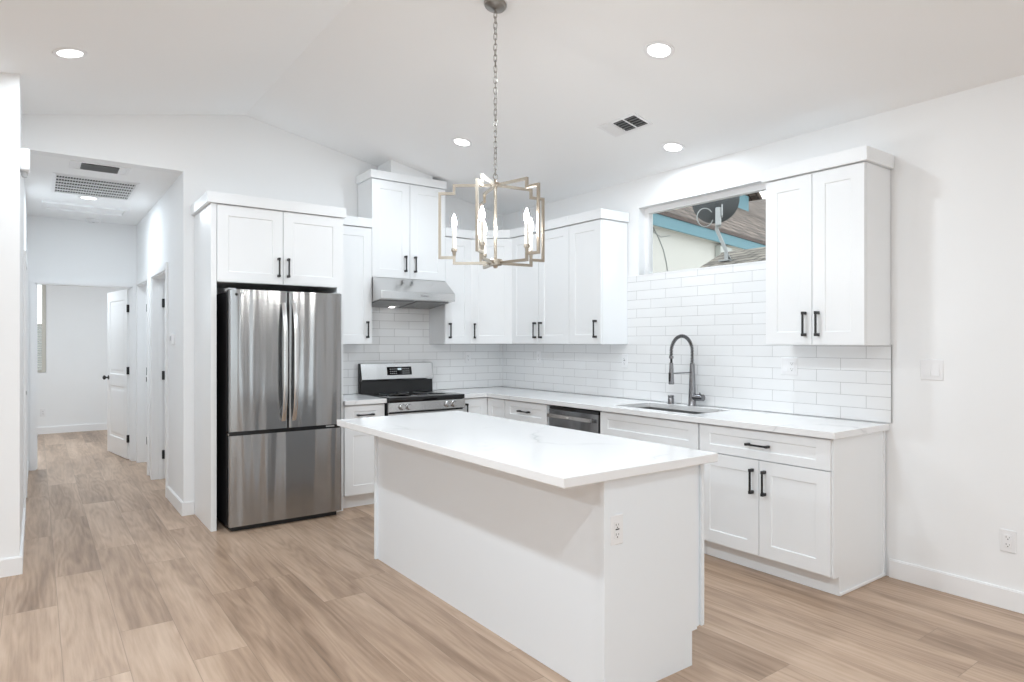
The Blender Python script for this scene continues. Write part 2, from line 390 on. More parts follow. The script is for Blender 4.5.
def door(name, loc, rz, wd, h=2.03, hinge_side=0, strike=True):
    """leaf hangs from x=0 along +x, thickness to +y; two raised panels on both faces"""
    o = bpy.data.objects.new(name, None); C.objects.link(o); o.location = loc; o.rotation_euler = (0, 0, rz); o['kind'] = 'structure'
    pn = [(.11, wd-.11, .22, .86), (.11, wd-.11, 1.0, h-.12)]
    mb = MB().slab(0, wd, .008, h, 0, .0175, pn, .008, .01, .005)
    mb.T = Matrix.Translation((wd, .035, 0)) @ Matrix.Rotation(PI, 4, 'Z'); mb.slab(0, wd, .008, h, 0, .0175, pn, .008, .01, .005)
    mb.build('leaf', 'trim', o)
    for z in (.25, 1.06, 1.80):
        MB().box((-.022, -.006, z-.045), (.004, .041, z+.045)).build('hinge', 'black', o, bevel=.003)
    if strike:
        kb = MB()
        for sg, y in ((-1, 0), (1, .035)):
            kb.lathe([(.001, 0), (.027, 0), (.027, .006*sg), (.011, .009*sg), (.010, .03*sg), (.022, .036*sg), (.028, .048*sg), (.026, .058*sg), (.015, .066*sg), (.0005, .067*sg)], (wd-.065, y, .95), 20, 'y')
        kb.build('knob', 'black', o, smooth=True)
    return o
door('door_1', (-3.213, 3.146, 0), PI/2+.155, .87)
door('door_2', (-3.06, 1.678, 0), -.05, .84)
door('door_3', (-3.06, 2.84, 0), .02, .80)
d4 = door('door_4', (-4.255, .65, 0), PI/2, .82)
MB().box((-3.085, 2.826, .94), (-3.060, 2.85, .99)).build('strike_plate', 'black')['kind'] = 'structure'

# windows
def window(name, M4, x0, x1, z0, z1, dep=.11, fr=.035, mull=None, recess=True):
    """M4 maps local: x along wall, +y outwards"""
    o = bpy.data.objects.new(name, None); C.objects.link(o); o.matrix_world = M4; o['kind'] = 'structure'
    f = MB().box((x0, dep-.03, z0), (x0+fr, dep+.02, z1)).box((x1-fr, dep-.03, z0), (x1, dep+.02, z1)).box((x0+fr, dep-.03, z0), (x1-fr, dep+.02, z0+fr)).box((x0+fr, dep-.03, z1-fr), (x1-fr, dep+.02, z1))
    if mull: f.box((mull-.02, dep-.03, z0+fr), (mull+.02, dep+.02, z1-fr))
    f.build('frame', 'trim', o)
    MB().box((x0+fr*.7, dep-.003, z0+fr*.7), (x1-fr*.7, dep+.003, z1-fr*.7)).build('glass', 'glass', o)
    return o
window('window_1', RzL(0, 0, -PI/2), -WY1, -WY0, WZ0-.026, WZ1, .11, .042)
window('window_2', RzL(0, 6.4, 0), -4.9, -3.995, .93, 2.33, .07, .05)
window('window_3', RzL(0, 0, -PI/2), 6.4, 6.8, .3, 2.15, .08, .05)  # unseen window added for a bright streak on the refrigerator steel
for k_, y_ in enumerate((8.1, 8.6, 9.1)): window('window_%d' % (8+k_), RzL(0, 0, -PI/2), y_, y_+.5, .0, 2.1, .08, .12)  # unseen glazing added so its bars split the refrigerator reflection into streaks
for i, (a, b, c, d) in enumerate(RO):
    window('window_%d' % (4+i), RzL(0, YR, PI), -b, -a, c, d, .06, .05, -(a+b)/2 if b-a > 1 else None)  # unseen windows, added as daylight sources behind the viewer
# sill cap under the kitchen window
struct('trim_5', MB().box((-.010, WY0, WZ0-.006), (.09, WY1+.17, WZ0)), 'trim')

# ---------------------------------------------------------------- tiled splashbacks
bt = MB().box((-2.062, -.008, 0), (-.008, -.0005, .468)); bt.box((-1.677, -.008, .468), (-.915, -.0005, .83))
o = bt.build('tile_backsplash', 'tileB', loc=(0, 0, .918)); tag(o, 'white subway tile splashback on the wall behind the range and under the range hood', 'backsplash')
rt = MB().box((-.008, -4.008, 0), (-.0005, -.0085, .468)); rt.box((-.008, WY0-.04, .468), (-.0005, -1.86, WZ0-.006-.918))
o = rt.build('tile_backsplash', 'tileR', loc=(0, 0, .918)); tag(o, 'white subway tile splashback along the sink wall, rising to the kitchen window', 'backsplash')
MB().box((-.0095, -4.0115, 0), (-.0005, -4.008, .468)).build('edge_strip', 'tiletrim', o)

# ---------------------------------------------------------------- cabinets
def handle(mbp, x, z, yf, vert, ln, parent):
    h = ln/2; mb = MB(); st = .028
    if vert:
        mb.box((x-.006, yf-st-.009, z-h), (x+.006, yf-st, z+h))
        for s in (-1, 1): mb.box((x-.0085, yf-st-.010, z+s*h-.009), (x+.0085, yf, z+s*h+.009))
    else:
        mb.box((x-h, yf-st-.009, z-.006), (x+h, yf-st, z+.006))
        for s in (-1, 1): mb.box((x+s*h-.009, yf-st-.010, z-.0075), (x+s*h+.009, yf, z+.0075))
    o = mb.build('handle', 'black', parent, bevel=.0015); o['label'] = 'matt black bar handle'; return o
def cabinet(name, label, cat, loc, rz, w, dep, z0, z1, fronts, toe=False, crown=None, ends=(0, 0), group=None, mat_='cab', body_x=None, xo=0., low=None):
    """local x to the right, front towards -y. fronts: (kind, x0, x1, z0, z1, handle)"""
    t = thing(name, label, cat, (*loc, z0), rz, group); off = (0, 0, -z0)
    b = MB(); bx0, bx1 = body_x or (0, w)
    if toe:
        if low:      # open at the top for a sink: lower box, side boards and a front rail
            b.box((bx0, -dep, .105), (bx1, -.012, low)).box((bx0, -dep, low), (bx0+.018, -.012, z1)).box((bx1-.018, -dep, low), (bx1, -.012, z1)).box((bx0+.018, -dep, low), (bx1-.018, -dep+.02, z1))
        else: b.box((bx0, -dep, .105), (bx1, -.012, z1))
        b.build('carcass', mat_, t, loc=off)
        MB().box((bx0, -dep+.055, z0), (bx1, -dep+.075, .105)).build('toe_kick', mat_, t, loc=off)
    else:
        b.box((bx0, -dep, z0), (bx1, -.0095, z1)); b.build('carcass', mat_, t, loc=off)
    yf = -dep-.021
    for kind, x0, x1, za, zb, hd in fronts:
        d = shaker(x0+.0015, x1-.0015, za, zb, yf).build(kind, mat_, t, loc=off, weld=True)
        if hd: handle(None, hd[1], hd[2], yf, hd[0] == 'v', hd[3], d)
    if crown:
        cz0, cz1, ol, orr = crown
        MB().box((-ol, yf-.018, cz0), (w+orr, -.0095, cz1)).build('crown_board', mat_, t, loc=off, bevel=.002)
    return t
UB, UT, CB, CT = 1.383, 2.428, 2.431, 2.511
H1 = .132
# sink wall: local x = -world y, origin at the corner (rz=-90)
R = -PI/2
def RW(y): return (0., y)
cabinet('wall_cabinet', 'white two-door shaker wall cabinet between the corner cabinet and the narrow one-door cabinet', 'cabinet', RW(-.612), R, .857, .305, UB, UT,
        [('door', 0, .427, UB+.003, UT-.003, ('v', .385, 1.512, H1)), ('door', .429, .857, UB+.003, UT-.003, ('v', .471, 1.512, H1))], crown=(CB, CT, 0, 0))
cabinet('wall_cabinet', 'narrow white one-door shaker wall cabinet just before the kitchen window', 'cabinet', RW(-1.470), R, .400, .305, UB, UT,
        [('door', 0, .400, UB+.003, UT-.003, ('v', .345, 1.512, H1))], crown=(CB, CT, 0, .02))
cabinet('wall_cabinet', 'white two-door shaker wall cabinet standing alone past the kitchen window', 'cabinet', RW(-3.385), R, .62, .305, UB, UT,
        [('door', 0, .309, UB+.003, UT-.003, ('v', .268, 1.512, H1)), ('door', .311, .62, UB+.003, UT-.003, ('v', .35, 1.512, H1))], crown=(CB, CT, .02, .022))
# back wall: local x = world x
BWx = lambda x: (x, 0.)
cabinet('wall_cabinet', 'narrow white one-door wall cabinet between the range hood and the diagonal corner cabinet', 'cabinet', BWx(-.915), 0, .303, .305, UB, UT,
        [('door', 0, .303, UB+.003, UT-.003, ('v', .045, 1.512, H1))], crown=(CB, CT, 0, 0))
cabinet('wall_cabinet', 'white one-door wall cabinet between the refrigerator enclosure and the range hood', 'cabinet', BWx(-2.060), 0, .382, .305, UB, UT,
        [('door', 0, .382, UB+.003, UT-.003, ('v', .335, 1.512, H1))], crown=(CB, CT, 0, 0))
cabinet('range_hood_cabinet', 'tall white two-door wall cabinet mounted above the range hood, reaching the ceiling', 'cabinet', BWx(-1.677), 0, .762, .305, 1.99, 2.880,
        [('door', 0, .380, 1.992, 2.877, ('v', .330, 2.128, H1)), ('door', .382, .762, 1.992, 2.877, ('v', .430, 2.128, H1))], crown=(2.883, 2.957, .02, .005))
# diagonal corner wall cabinet
t = thing('corner_wall_cabinet', 'white diagonal corner wall cabinet with one door where the two runs meet', 'cabinet', (0, 0, UB)); off = (0, 0, -UB)
P5 = [(-.0095, -.0095), (-.610, -.0095), (-.610, -.305), (-.305, -.610), (-.0095, -.610)]
MB().prism(P5, 'z', UB, UT).build('carcass', 'cab', t, loc=off)
dl = .305*math.sqrt(2)
dm = MB(); dm.T = Matrix.Translation((-.610, -.305, 0)) @ Matrix.Rotation(-PI/4, 4, 'Z')
dm.slab(.008, dl-.008, UB+.003, UT-.003, -.021, .019, [(.085, dl-.085, UB+.080, UT-.080)])
dd = dm.build('door', 'cab', t, loc=off, weld=True)
hm = MB(); hm.T = dm.T; x = .052
hm.box((x-.006, -.058, 1.446), (x+.006, -.049, 1.578))
for z in (1.446, 1.578): hm.box((x-.0085, -.059, z-.009), (x+.0085, -.021, z+.009))
hm.build('handle', 'black', dd)['label'] = 'matt black bar handle'
k = .040
MB().prism([(-.0095, -.0095), (-.611, -.0095), (-.611, -.305-k), (-.611+.0, -.344), (-.344, -.611), (-.0095, -.611)][:3] + [(-.344, -.611), (-.0095, -.611)], 'z', CB, CT).build('crown_board', 'cab', t, loc=off)

# refrigerator enclosure
t = cabinet('refrigerator_cabinet', 'white two-door shaker cabinet over the refrigerator with tall side panels to the floor', 'cabinet', (-3.080, 0), 0, 1.018, .60, 1.85, UT,
            [('door', .042, .524, 1.853, UT-.003, ('v', .488, 1.983, H1)), ('door', .526, 1.008, 1.853, UT-.003, ('v', .562, 1.983, H1))], crown=(CB, CT, .028, .018), body_x=(.040, .963))
MB().box((0, -.618, 0), (.040, -.0095, UT)).build('side_panel', 'cab', t, loc=(0, 0, -1.85), bevel=.0015)
MB().box((.963, -.618, 0), (1.018, -.0095, UT)).build('side_panel', 'cab', t, loc=(0, 0, -1.85), bevel=.0015)

# base cabinets
DZ0, DZ1, RZ0, RZ1, CTB = .118, .690, .696, .866, .876
cabinet('base_cabinet', 'white base cabinet with one drawer over one door between refrigerator and range', 'cabinet', (-2.060, 0), 0, .372, .60, 0, CTB,
        [('drawer_front', .006, .369, RZ0, RZ1, ('h', .188, .787, H1)), ('door', .006, .369, DZ0, DZ1, ('v', .32, .562, H1))], toe=True)
t = thing('corner_base_cabinet', 'white L-shaped corner base cabinet between the range and the drawer cabinet', 'cabinet', (0, 0, 0))
P6 = [(-.012, -.012), (-.905, -.012), (-.905, -.60), (-.60, -.60), (-.60, -.905), (-.012, -.905)]
MB().prism(P6, 'z', .105, CTB).build('carcass', 'cab', t)
MB().prism([(-.905, -.545), (-.545, -.545), (-.545, -.905), (-.525, -.905), (-.525, -.525), (-.905, -.525)], 'z', 0, .105).build('toe_kick', 'cab', t)
a = shaker(-.903, -.624, DZ0, RZ1, -.621).build('door', 'cab', t, weld=True)
handle(None, -.865, .75, -.621, True, H1, a)
dm = MB(); dm.T = RzL(0, 0, -PI/2); dm.slab(.624, .903, DZ0, RZ1, -.621, .019, [(.70, .827, DZ0+.077, RZ1-.077)]); dm.build('door', 'cab', t, weld=True)
cabinet('drawer_cabinet', 'white three-drawer base cabinet between the corner and the dishwasher', 'cabinet', RW(-.907), R, .618, .60, 0, CTB,
        [('drawer_front', .003, .615, RZ0, RZ1, ('h', .309, .785, H1)), ('drawer_front', .003, .615, .41, DZ1, ('h', .309, .55, H1)), ('drawer_front', .003, .615, DZ0, .404, ('h', .309, .26, H1))], toe=True)
cabinet('sink_cabinet', 'white sink base cabinet with a plain false drawer front under the sink', 'cabinet', RW(-2.165), R, .923, .60, 0, CTB,
        [('drawer_front', .004, .920, RZ0, RZ1, None), ('door', .004, .460, DZ0, DZ1, ('v', .42, .562, H1)), ('door', .462, .920, DZ0, DZ1, ('v', .50, .562, H1))], toe=True, low=.64)
t = cabinet('base_cabinet', 'white base cabinet with one wide drawer over two doors ending the long counter', 'cabinet', RW(-3.092), R, .866, .60, 0, CTB,
        [('drawer_front', .003, .869, RZ0, RZ1, ('h', .435, .782, H1)), ('door', .003, .435, DZ0, DZ1, ('v', .395, .562, H1)), ('door', .437, .869, DZ0, DZ1, ('v', .477, .562, H1))], toe=True)
MB().prism([(-.012, 0), (-.545, 0), (-.545, .105), (-.60, .105), (-.60, CTB), (-.012, CTB)], 'x', .866, .880).build('end_panel', 'cab', t)
MB().box((.880, -.547, 0), (.890, -.012, .018)).build('shoe_moulding', 'trim', t, bevel=.004)
MB().box((.880, -.03, .018), (.886, -.012, CTB)).build('scribe_strip', 'cab', t)

# countertops
o = MB().box((-2.060, -.648, CTB), (-1.682, -.0095, .914)).build('countertop', 'quartz', bevel=.002)
tag(o, 'short white quartz countertop between the refrigerator and the range', 'countertop')
SX0, SX1, SY0, SY1 = -.525, -.12, -2.985, -2.215
me = MB()
def rects(mb, z0, z1, rs):
    for x0, y0, x1, y1 in rs: mb.box((x0, y0, z0), (x1, y1, z1))
ct = MB()
# one welded L slab with the sink cut out: cells of a grid
xs = [-.909, -.648, SX0, SX1, -.0095]; ys = [-4.0, SY0, SY1, -.648, -.0095]
def solid(i, j):
    if i == 0 and j != 3: return False
    if i == 2 and j == 1: return False
    return 0 <= i < 4 and 0 <= j < 4
for i in range(4):
    for j in range(4):
        if not solid(i, j): continue
        a, b, c, d = xs[i], xs[i+1], ys[j], ys[j+1]
        for z, fl in ((CTB, 1), (.914, 0)):
            q = [(a, c, z), (b, c, z), (b, d, z), (a, d, z)]; ct.add(q[::-1] if fl else q, [(0, 1, 2, 3)])
        for (di, dj), e in {(-1, 0): ((a, d), (a, c)), (1, 0): ((b, c), (b, d)), (0, -1): ((a, c), (b, c)), (0, 1): ((b, d), (a, d))}.items():
            if not (0 <= i+di < 4 and 0 <= j+dj < 4 and solid(i+di, j+dj)):
                (p, q), (r, s_) = e; ct.add([(p, q, CTB), (r, s_, CTB), (r, s_, .914), (p, q, .914)], [(0, 1, 2, 3)])
o = ct.build('countertop', 'quartz', bevel=.002)
tag(o, 'long L-shaped white quartz countertop with the sink set into it', 'countertop')

# sink
t = thing('kitchen_sink', 'undermounted stainless steel single-bowl sink in the long countertop', 'sink', ((SX0+SX1)/2, (SY0+SY1)/2, .655))
hx, hy, wl = (SX1-SX0)/2, (SY1-SY0)/2, .004
b = MB(); zt = .220
for sx in (-1, 1): b.box((sx*hx, -hy-wl, 0), (sx*(hx+wl), hy+wl, zt))
for sy in (-1, 1): b.box((-hx, sy*hy, 0), (hx, sy*(hy+wl), zt))
b.box((-hx, -hy, 0), (hx, hy, .004)); b.build('bowl', 'sinksteel', t)
MB().lathe([(.055, .004), (.055, .007), (.045, .009), (.02, .006), (.0005, .006)], (.05, 0, 0), 24).build('drain', 'chrome', t, smooth=True)
for dy in (-.30, -.345): MB().lathe([(.0005, -.006), (.010, -.006), (.012, 0)], (hx, dy, .185), 14, 'x').build('mount_clip', 'slot', t, smooth=True)

# faucet
FX, FY = -.082, -2.612
t = thing('spring_faucet', 'tall steel spring-neck pull-down faucet behind the sink', 'faucet', (FX, FY, .914))
MB().lathe([(.033, 0), (.033, .004), (.0295, .010), (.028, .06), (.0255, .12), (.019, .30), (.017, .325), (.0005, .325)], (0, 0, 0), 24).build('body', 'chrome', t, smooth=True)
arc = [(0, 0, .30), (0, 0, .40)]
rr = .1205
for k in range(0, 25): a = PI*k/24; arc.append((-rr+rr*math.cos(a), 0, .412+rr*math.sin(a)))
arc += [(-2*rr, 0, .39), (-2*rr, 0, .372)]
MB().tube(arc, .0065, 10).build('hose', 'blackpl', t, smooth=True)
hel = []; Ls = [0]
for i in range(1, len(arc)): Ls.append(Ls[-1]+(Vector(arc[i])-Vector(arc[i-1])).length)
def at(s):
    for i in range(1, len(arc)):
        if s <= Ls[i] or i == len(arc)-1:
            f = (s-Ls[i-1])/(Ls[i]-Ls[i-1]); p = Vector(arc[i-1]).lerp(Vector(arc[i]), f); d = (Vector(arc[i])-Vector(arc[i-1])).normalized(); return p, d
turns = 46; n = turns*9
for k in range(n+1):
    p, d = at(Ls[-1]*k/n*.985+.004); side = Vector((0, 1, 0)); up = d.cross(side).normalized(); a = 2*PI*turns*k/n
    hel.append(p + (side*math.cos(a)+up*math.sin(a))*.0115)
MB().tube(hel, .0032, 5).build('spring', 'chrome', t, smooth=True)
hx_ = -2*rr
MB().lathe([(.0005, .385), (.015, .385), (.017, .375), (.015, .365), (.0005, .365)], (hx_, 0, 0), 18).build('collar', 'chrome', t, smooth=True)
MB().lathe([(.008, .370), (.009, .330)], (hx_, 0, 0), 14).build('hose_end', 'blackpl', t, smooth=True)
sh = MB().lathe([(.0005, .335), (.013, .335), (.0155, .30), (.020, .20), (.021, .178), (.018, .174), (.0005, .174)], (hx_, 0, 0), 20).build('spray_head', 'chrome', t, smooth=True)
MB().box((hx_-.024, -.008, .195), (hx_-.015, .008, .262)).build('spray_button', 'blackpl', sh, bevel=.002)
MB().cyl(.005, (0, 0, .255), (hx_, 0, .255), 10).build('support_arm', 'chrome', t, smooth=True)
lv = MB().cyl(.025, (0, 0, .068), (.006, -.098, .068), 20).build('handle', 'chrome', t, smooth=True)
MB().cyl(.005, (.006, -.075, .07), (-.02, -.085, .105), 8).build('lever', 'chrome', lv, smooth=True)
o = MB().lathe([(.0005, 0), (.024, 0), (.024, .045), (.022, .048), (.022, .052), (.024, .054), (.024, .066), (.021, .070), (.0005, .070)], (0, 0, 0), 22).build('air_gap', 'chrome', loc=(-.09, -2.413, .914), smooth=True)
tag(o, 'short steel air gap cylinder beside the faucet on the counter', 'air gap')

# ---------------------------------------------------------------- kitchen island
t = thing('kitchen_island', 'white panelled island base standing in the middle of the kitchen floor', 'island', (-2.055, -2.935, 0)); IX, IY = -2.055, -2.935; off = (-IX, -IY, 0)
MB().box((-2.338, -3.972, 0), (-2.316, -1.897, CTB)).build('back_panel', 'island', t, loc=off)
MB().prism([(-2.298, 0), (-1.824, 0), (-1.824, .148), (-1.790, .148), (-1.790, CTB), (-2.298, CTB)], 'y', -3.985, -3.968).build('end_panel', 'island', t, loc=off)
MB().prism([(-2.316, 0), (-1.824, 0), (-1.824, .148), (-1.790, .148), (-1.790, CTB), (-2.316, CTB)], 'y', -1.897, -1.880).build('end_panel', 'island', t, loc=off)
MB().box((-2.356, -3.990, 0), (-2.298, -3.966, CTB)).build('corner_post', 'island', t, loc=off, bevel=.0015)
MB().box((-2.356, -1.900, 0), (-2.316, -1.878, CTB)).build('corner_post', 'island', t, loc=off, bevel=.0015)
MB().box((-2.316, -3.968, .148), (-1.756, -1.897, CTB)).build('carcass', 'island', t, loc=off)
MB().box((-1.845, -3.968, 0), (-1.824, -1.897, .148)).build('toe_kick', 'island', t, loc=off)
for i in range(4):
    x0 = .004+i*.5195; dm = MB(); dm.T = Matrix.Translation((-2.39, -3.985, 0)) @ Matrix.Rotation(PI/2, 4, 'Z')
    dm.slab(x0, x0+.516, .152, .868, -.655, .019, [(x0+.077, x0+.439, .229, .791)]); dr = dm.build('door', 'island', t, loc=off, weld=True)
    hm = MB(); hm.T = dm.T; xh = x0+(.478 if i % 2 == 0 else .038)
    hm.box((xh-.005, -.692, .66), (xh+.005, -.683, .815))
    for z in (.667, .808): hm.box((xh-.0065, -.692, z-.007), (xh+.0065, -.655, z+.007))
    hm.build('handle', 'black', dr)['label'] = 'matt black bar handle'
o = MB().box((-.4465, -1.0905, 0), (.4465, 1.0905, .038)).build('countertop', 'quartz', bevel=.0025, loc=(-2.1465, -2.9375, CTB))
tag(o, 'large white veined quartz slab overhanging the kitchen island', 'countertop')

# ---------------------------------------------------------------- refrigerator
t = thing('refrigerator', 'stainless steel french-door refrigerator with a bottom freezer drawer', 'refrigerator', (-2.555, -.40, 0))
def lo(x): return x
W2 = .429
MB().box((-.425, -.262, .03), (.425, .36, 1.775)).build('cabinet_body', 'blackpl', t, bevel=.004)
MB().box((-.40, -.30, .0), (.40, .3, .03)).build('base_grille', 'blackpl', t)
FD = -.350
def fdoor(x0, x1, z0, z1, nm):
    n = 10; R_ = .014; pts = [(x0, FD+.062), (x0, FD+R_)]
    for k in range(1, 5): a = PI/2*k/5; pts.append((x0+R_-R_*math.cos(a), FD+R_-R_*math.sin(a)))
    pts += [(x0+R_, FD), (x1-R_, FD)]
    for k in range(1, 5): a = PI/2*k/5; pts.append((x1-R_+R_*math.sin(a), FD+R_-R_*math.cos(a)))
    pts += [(x1, FD+R_), (x1, FD+.062)]
    return MB().prism(pts, 'z', z0, z1).build(nm, 'fridge', t, smooth=True)
dL = fdoor(-W2, -.003, .742, 1.790, 'door'); dR = fdoor(.003, W2, .742, 1.790, 'door')
dF = fdoor(-W2, W2, .042, .712, 'freezer_drawer')
MB().box((-W2+.004, FD+.064, .742), (W2-.004, FD+.088, 1.785)).build('door_gasket', 'blackpl', t)
MB().box((-W2+.004, FD+.064, .045), (W2-.004, FD+.088, .71)).build('drawer_gasket', 'blackpl', t)
MB().box((-W2+.006, FD+.012, .713), (W2-.006, FD+.06, .741)).build('handle_recess', 'blackglass', t)
MB().box((W2-.13, FD+.006, .722), (W2-.06, FD+.013, .736)).build('hinge_cover', 'steel', t, bevel=.002)
MB().box((-W2-.002, FD+.02, .714), (-W2+.10, FD+.05, .730)).build('hinge_cover', 'steel', t, bevel=.003)
for sx in (-1, 1):
    MB().box((sx*.40-.03, FD+.03, 1.776), (sx*.40+.03, FD+.14, 1.80)).build('hinge_cover', 'grayplate', t, bevel=.006)
for sx, dr in ((-1, dL), (1, dR)):
    pts = []
    for k in range(21):
        f = k/20; z = .80+f*.90; bow = .058*(1-abs(2*f-1)**4) + .008
        pts.append((sx*.040, FD-bow, z))
    sec = [(-.006, -.015), (.006, -.015), (.0075, -.011), (.0075, .011), (.006, .015), (-.006, .015)]
    MB().tube(pts, 1, section=sec, normal=(0, -1, 0)).build('handle', 'steel', dr, smooth=True)
lg = MB().lathe([(.0105, 0), (.0105, -.0012), (.0080, -.0012), (.0080, 0)], (-W2+.052, FD-.0003, 1.752), 24, 'y').build('logo_ring', 'logo', dL, smooth=True)
text_mesh('logo_letters', 'LG', .026, 'logo', dL, Matrix.Translation((-W2+.092, FD-.0006, 1.752)) @ Matrix.Rotation(PI/2, 4, 'X'))

# ---------------------------------------------------------------- range
t = thing('kitchen_range', 'freestanding stainless steel electric range with black glass cooktop and backguard', 'range', (-1.2985, 0, 0))
HW = .379
MB().box((-HW, -.655, .06), (HW, -.03, .905)).build('body', 'blackpl', t, bevel=.003)
ck = MB().box((-HW, -.690, .880), (HW, -.075, .921)).build('cooktop', 'blackglass', t, bevel=.005, seg=2)
for (bx, by, br) in ((-.19, -.50, .11), (.19, -.50, .09), (-.19, -.24, .075), (.19, -.24, .10), (0, -.20, .05)):
    MB().lathe([(br, .9212), (br, .9216), (br-.003, .9216), (br-.003, .9212)], (bx, by, 0), 40).build('burner_ring', 'grayplate', ck)
MB().prism([(-.675, .79), (-.689, .80), (-.686, .876), (-.655, .876), (-.655, .79)], 'x', -HW, HW).build('control_strip', 'steel', t)
for kx in (-.262, -.200, .192, .258):
    kb = MB().lathe([(.0005, -.036), (.019, -.036), (.022, -.032), (.023, -.008), (.0265, -.006), (.0265, 0)], (kx, -.687, .838), 22, 'y').build('knob', 'steel', t, smooth=True); MB().lathe([(.0295, -.002), (.0295, .001)], (kx, -.687, .838), 22, 'y').build('knob_ring', 'blackpl', kb)
    MB().box((kx-.002, -.7215, .838), (kx+.002, -.719, .856)).build('pointer', 'blackpl', kb)
od = MB().slab(-HW+.002, HW-.002, .24, .782, -.685, .03, [(-.26, .26, .36, .66)], .004, .003).build('oven_door', 'steel', t, weld=True)
MB().box((-.255, -.684, .365), (.255, -.6805, .655)).build('window', 'blackglass', od)
hb = MB().tube([(-.33, -.685, .745), (-.33, -.728, .745)], .009, 10).tube([(.33, -.685, .745), (.33, -.728, .745)], .009, 10).cyl(.0125, (-.36, -.732, .745), (.36, -.732, .745), 14)
hb.build('handle', 'steel', od, smooth=True)
MB().box((-HW+.002, -.683, .07), (HW-.002, -.655, .232)).build('drawer', 'steel', t, bevel=.004)
for sx in (-1, 1):
    for y in (-.60, -.08): MB().cyl(.015, (sx*.33, y, 0), (sx*.33, y, .06), 12).build('leg', 'blackpl', t, smooth=True)
MB().prism([(-.032, .9), (-.085, .9), (-.078, 1.035), (-.032, 1.035)], 'x', -HW, HW).build('backguard_base', 'blackpl', t)
bgp = MB().prism([(-.030, 1.035), (-.098, 1.035), (-.106, 1.048), (-.072, 1.196), (-.050, 1.204), (-.030, 1.200)], 'x', -HW, HW).build('backguard', 'steel', t, bevel=.002)
sl = math.atan2(.034, .148)
Tm = Matrix.Translation((.012, -.089, 1.123)) @ Matrix.Rotation(-sl, 4, 'X')
pm = MB(); pm.T = Tm; pm.box((-.130, -.004, -.040), (.130, .004, .040)); pn = pm.build('control_panel', 'blackglass', bgp, bevel=.002)
dg = MB(); dg.T = Tm
dg.box((-.02, -.0046, .008), (.02, -.0036, .026)); dg.build('clock_display', 'ledtext', pn)
for i in range(4):
    for s_ in (-1, 1):
        for z in (.018, -.004, -.024):
            kp = MB(); kp.T = Tm; kp.box((s_*(.036+i*.02)-.006, -.0044, z-.0025), (s_*(.036+i*.02)+.006, -.0036, z+.0025)).build('touch_key', 'grayplate', pn)
for sx in (-1, 1): MB().prism([(-.028, .9), (-.062, .9), (-.062, 1.03), (-.09, 1.045), (-.066, 1.19), (-.028, 1.198)], 'x', sx*HW, sx*(HW+.006)).build('end_cap', 'blackpl', t)

# ---------------------------------------------------------------- range hood
t = thing('range_hood', 'stainless steel under-cabinet range hood with a sloped front', 'range hood', (-1.296, 0, 1.74)); off = (0, 0, -1.74)
hp = [(-.0095, 1.732), (-.0095, 1.988), (-.335, 1.988), (-.512, 1.856), (-.512, 1.786), (-.498, 1.784)]
MB().prism(hp, 'x', -.379, .379).build('housing', 'steel', t, loc=off, bevel=.0015)
sl = math.atan2(.052, .489)
for sx in (-1, 1):
    fm = MB(); fm.T = Matrix.Translation((sx*.185, -.250, 1.754)) @ Matrix.Rotation(-sl, 4, 'X')
    fm.box((-.172, -.185, -.003), (.172, .185, .003)); fo = fm.build('grease_filter', 'filter', t, loc=off)
    rb = MB(); rb.T = fm.T
    for i in range(12): rb.box((-.165+i*.029, -.18, -.006), (-.157+i*.029, .18, -.003))
    rb.build('filter_baffles', 'steel', fo)
lm = MB().lathe([(.028, 1.758), (.028, 1.738), (.0005, 1.736)], (-.08, -.10, -.008), 20).build('hood_lamp', 'lens', t, loc=off)
bt_ = MB()
for i, wdt in enumerate((.010, .010, .010, .010, .010)): bt_.box((.016+i*.017, -.5145, 1.818), (.016+i*.017+wdt, -.512, 1.828))
bt_.build('mark_row', 'logo', t, loc=off)  # small dark bars in place of an unreadable mark

# duct box over the hood cabinet
db = MB().prism([(-1.478, 2.958), (-1.04, 2.958), (-1.04, cz(-1.04)-.001), (-1.478, cz(-1.478)-.001)], 'y', -.30, -.0095)
o = db.build('duct_cover', 'cab'); tag(o, 'white wedge-shaped duct cover box sitting on top of the tall range hood cabinet', 'duct cover')

# ---------------------------------------------------------------- dishwasher
t = thing('dishwasher', 'dark stainless steel dishwasher built in beside the sink cabinet', 'dishwasher', (0, -1.845, 0), -PI/2); DW = .302
MB().box((-DW, -.575, .105), (DW, -.02, .862)).build('tub', 'blackpl', t)
MB().box((-DW, -.55, 0), (DW, -.53, .105)).build('toe_kick', 'blackpl', t)
dd = MB().box((-DW+.003, -.618, .115), (DW-.003, -.575, .838)).build('door', 'darksteel', t, bevel=.004, seg=2)
MB().box((-DW+.003, -.612, .840), (DW-.003, -.575, .860)).build('control_strip', 'blackglass', t)
hb = MB().tube([(-.24, -.618, .792), (-.24, -.655, .792)], .010, 10).tube([(.24, -.618, .792), (.24, -.655, .792)], .010, 10)
hb.box((-.262, -.672, .778), (.262, -.652, .806)); hb.build('handle', 'steel', dd, smooth=True)
MB().box((-.012, -.6735, .787), (.012, -.672, .797)).build('badge', 'plate', dd)

# ---------------------------------------------------------------- chandelier
CX_, CY_ = -2.13, -2.93
t = thing('chandelier', 'brushed nickel five-arm lantern chandelier hanging over the island', 'chandelier', (CX_, CY_, 1.80))
ZB = 1.80; off = (0, 0, -ZB)
sect = .0068
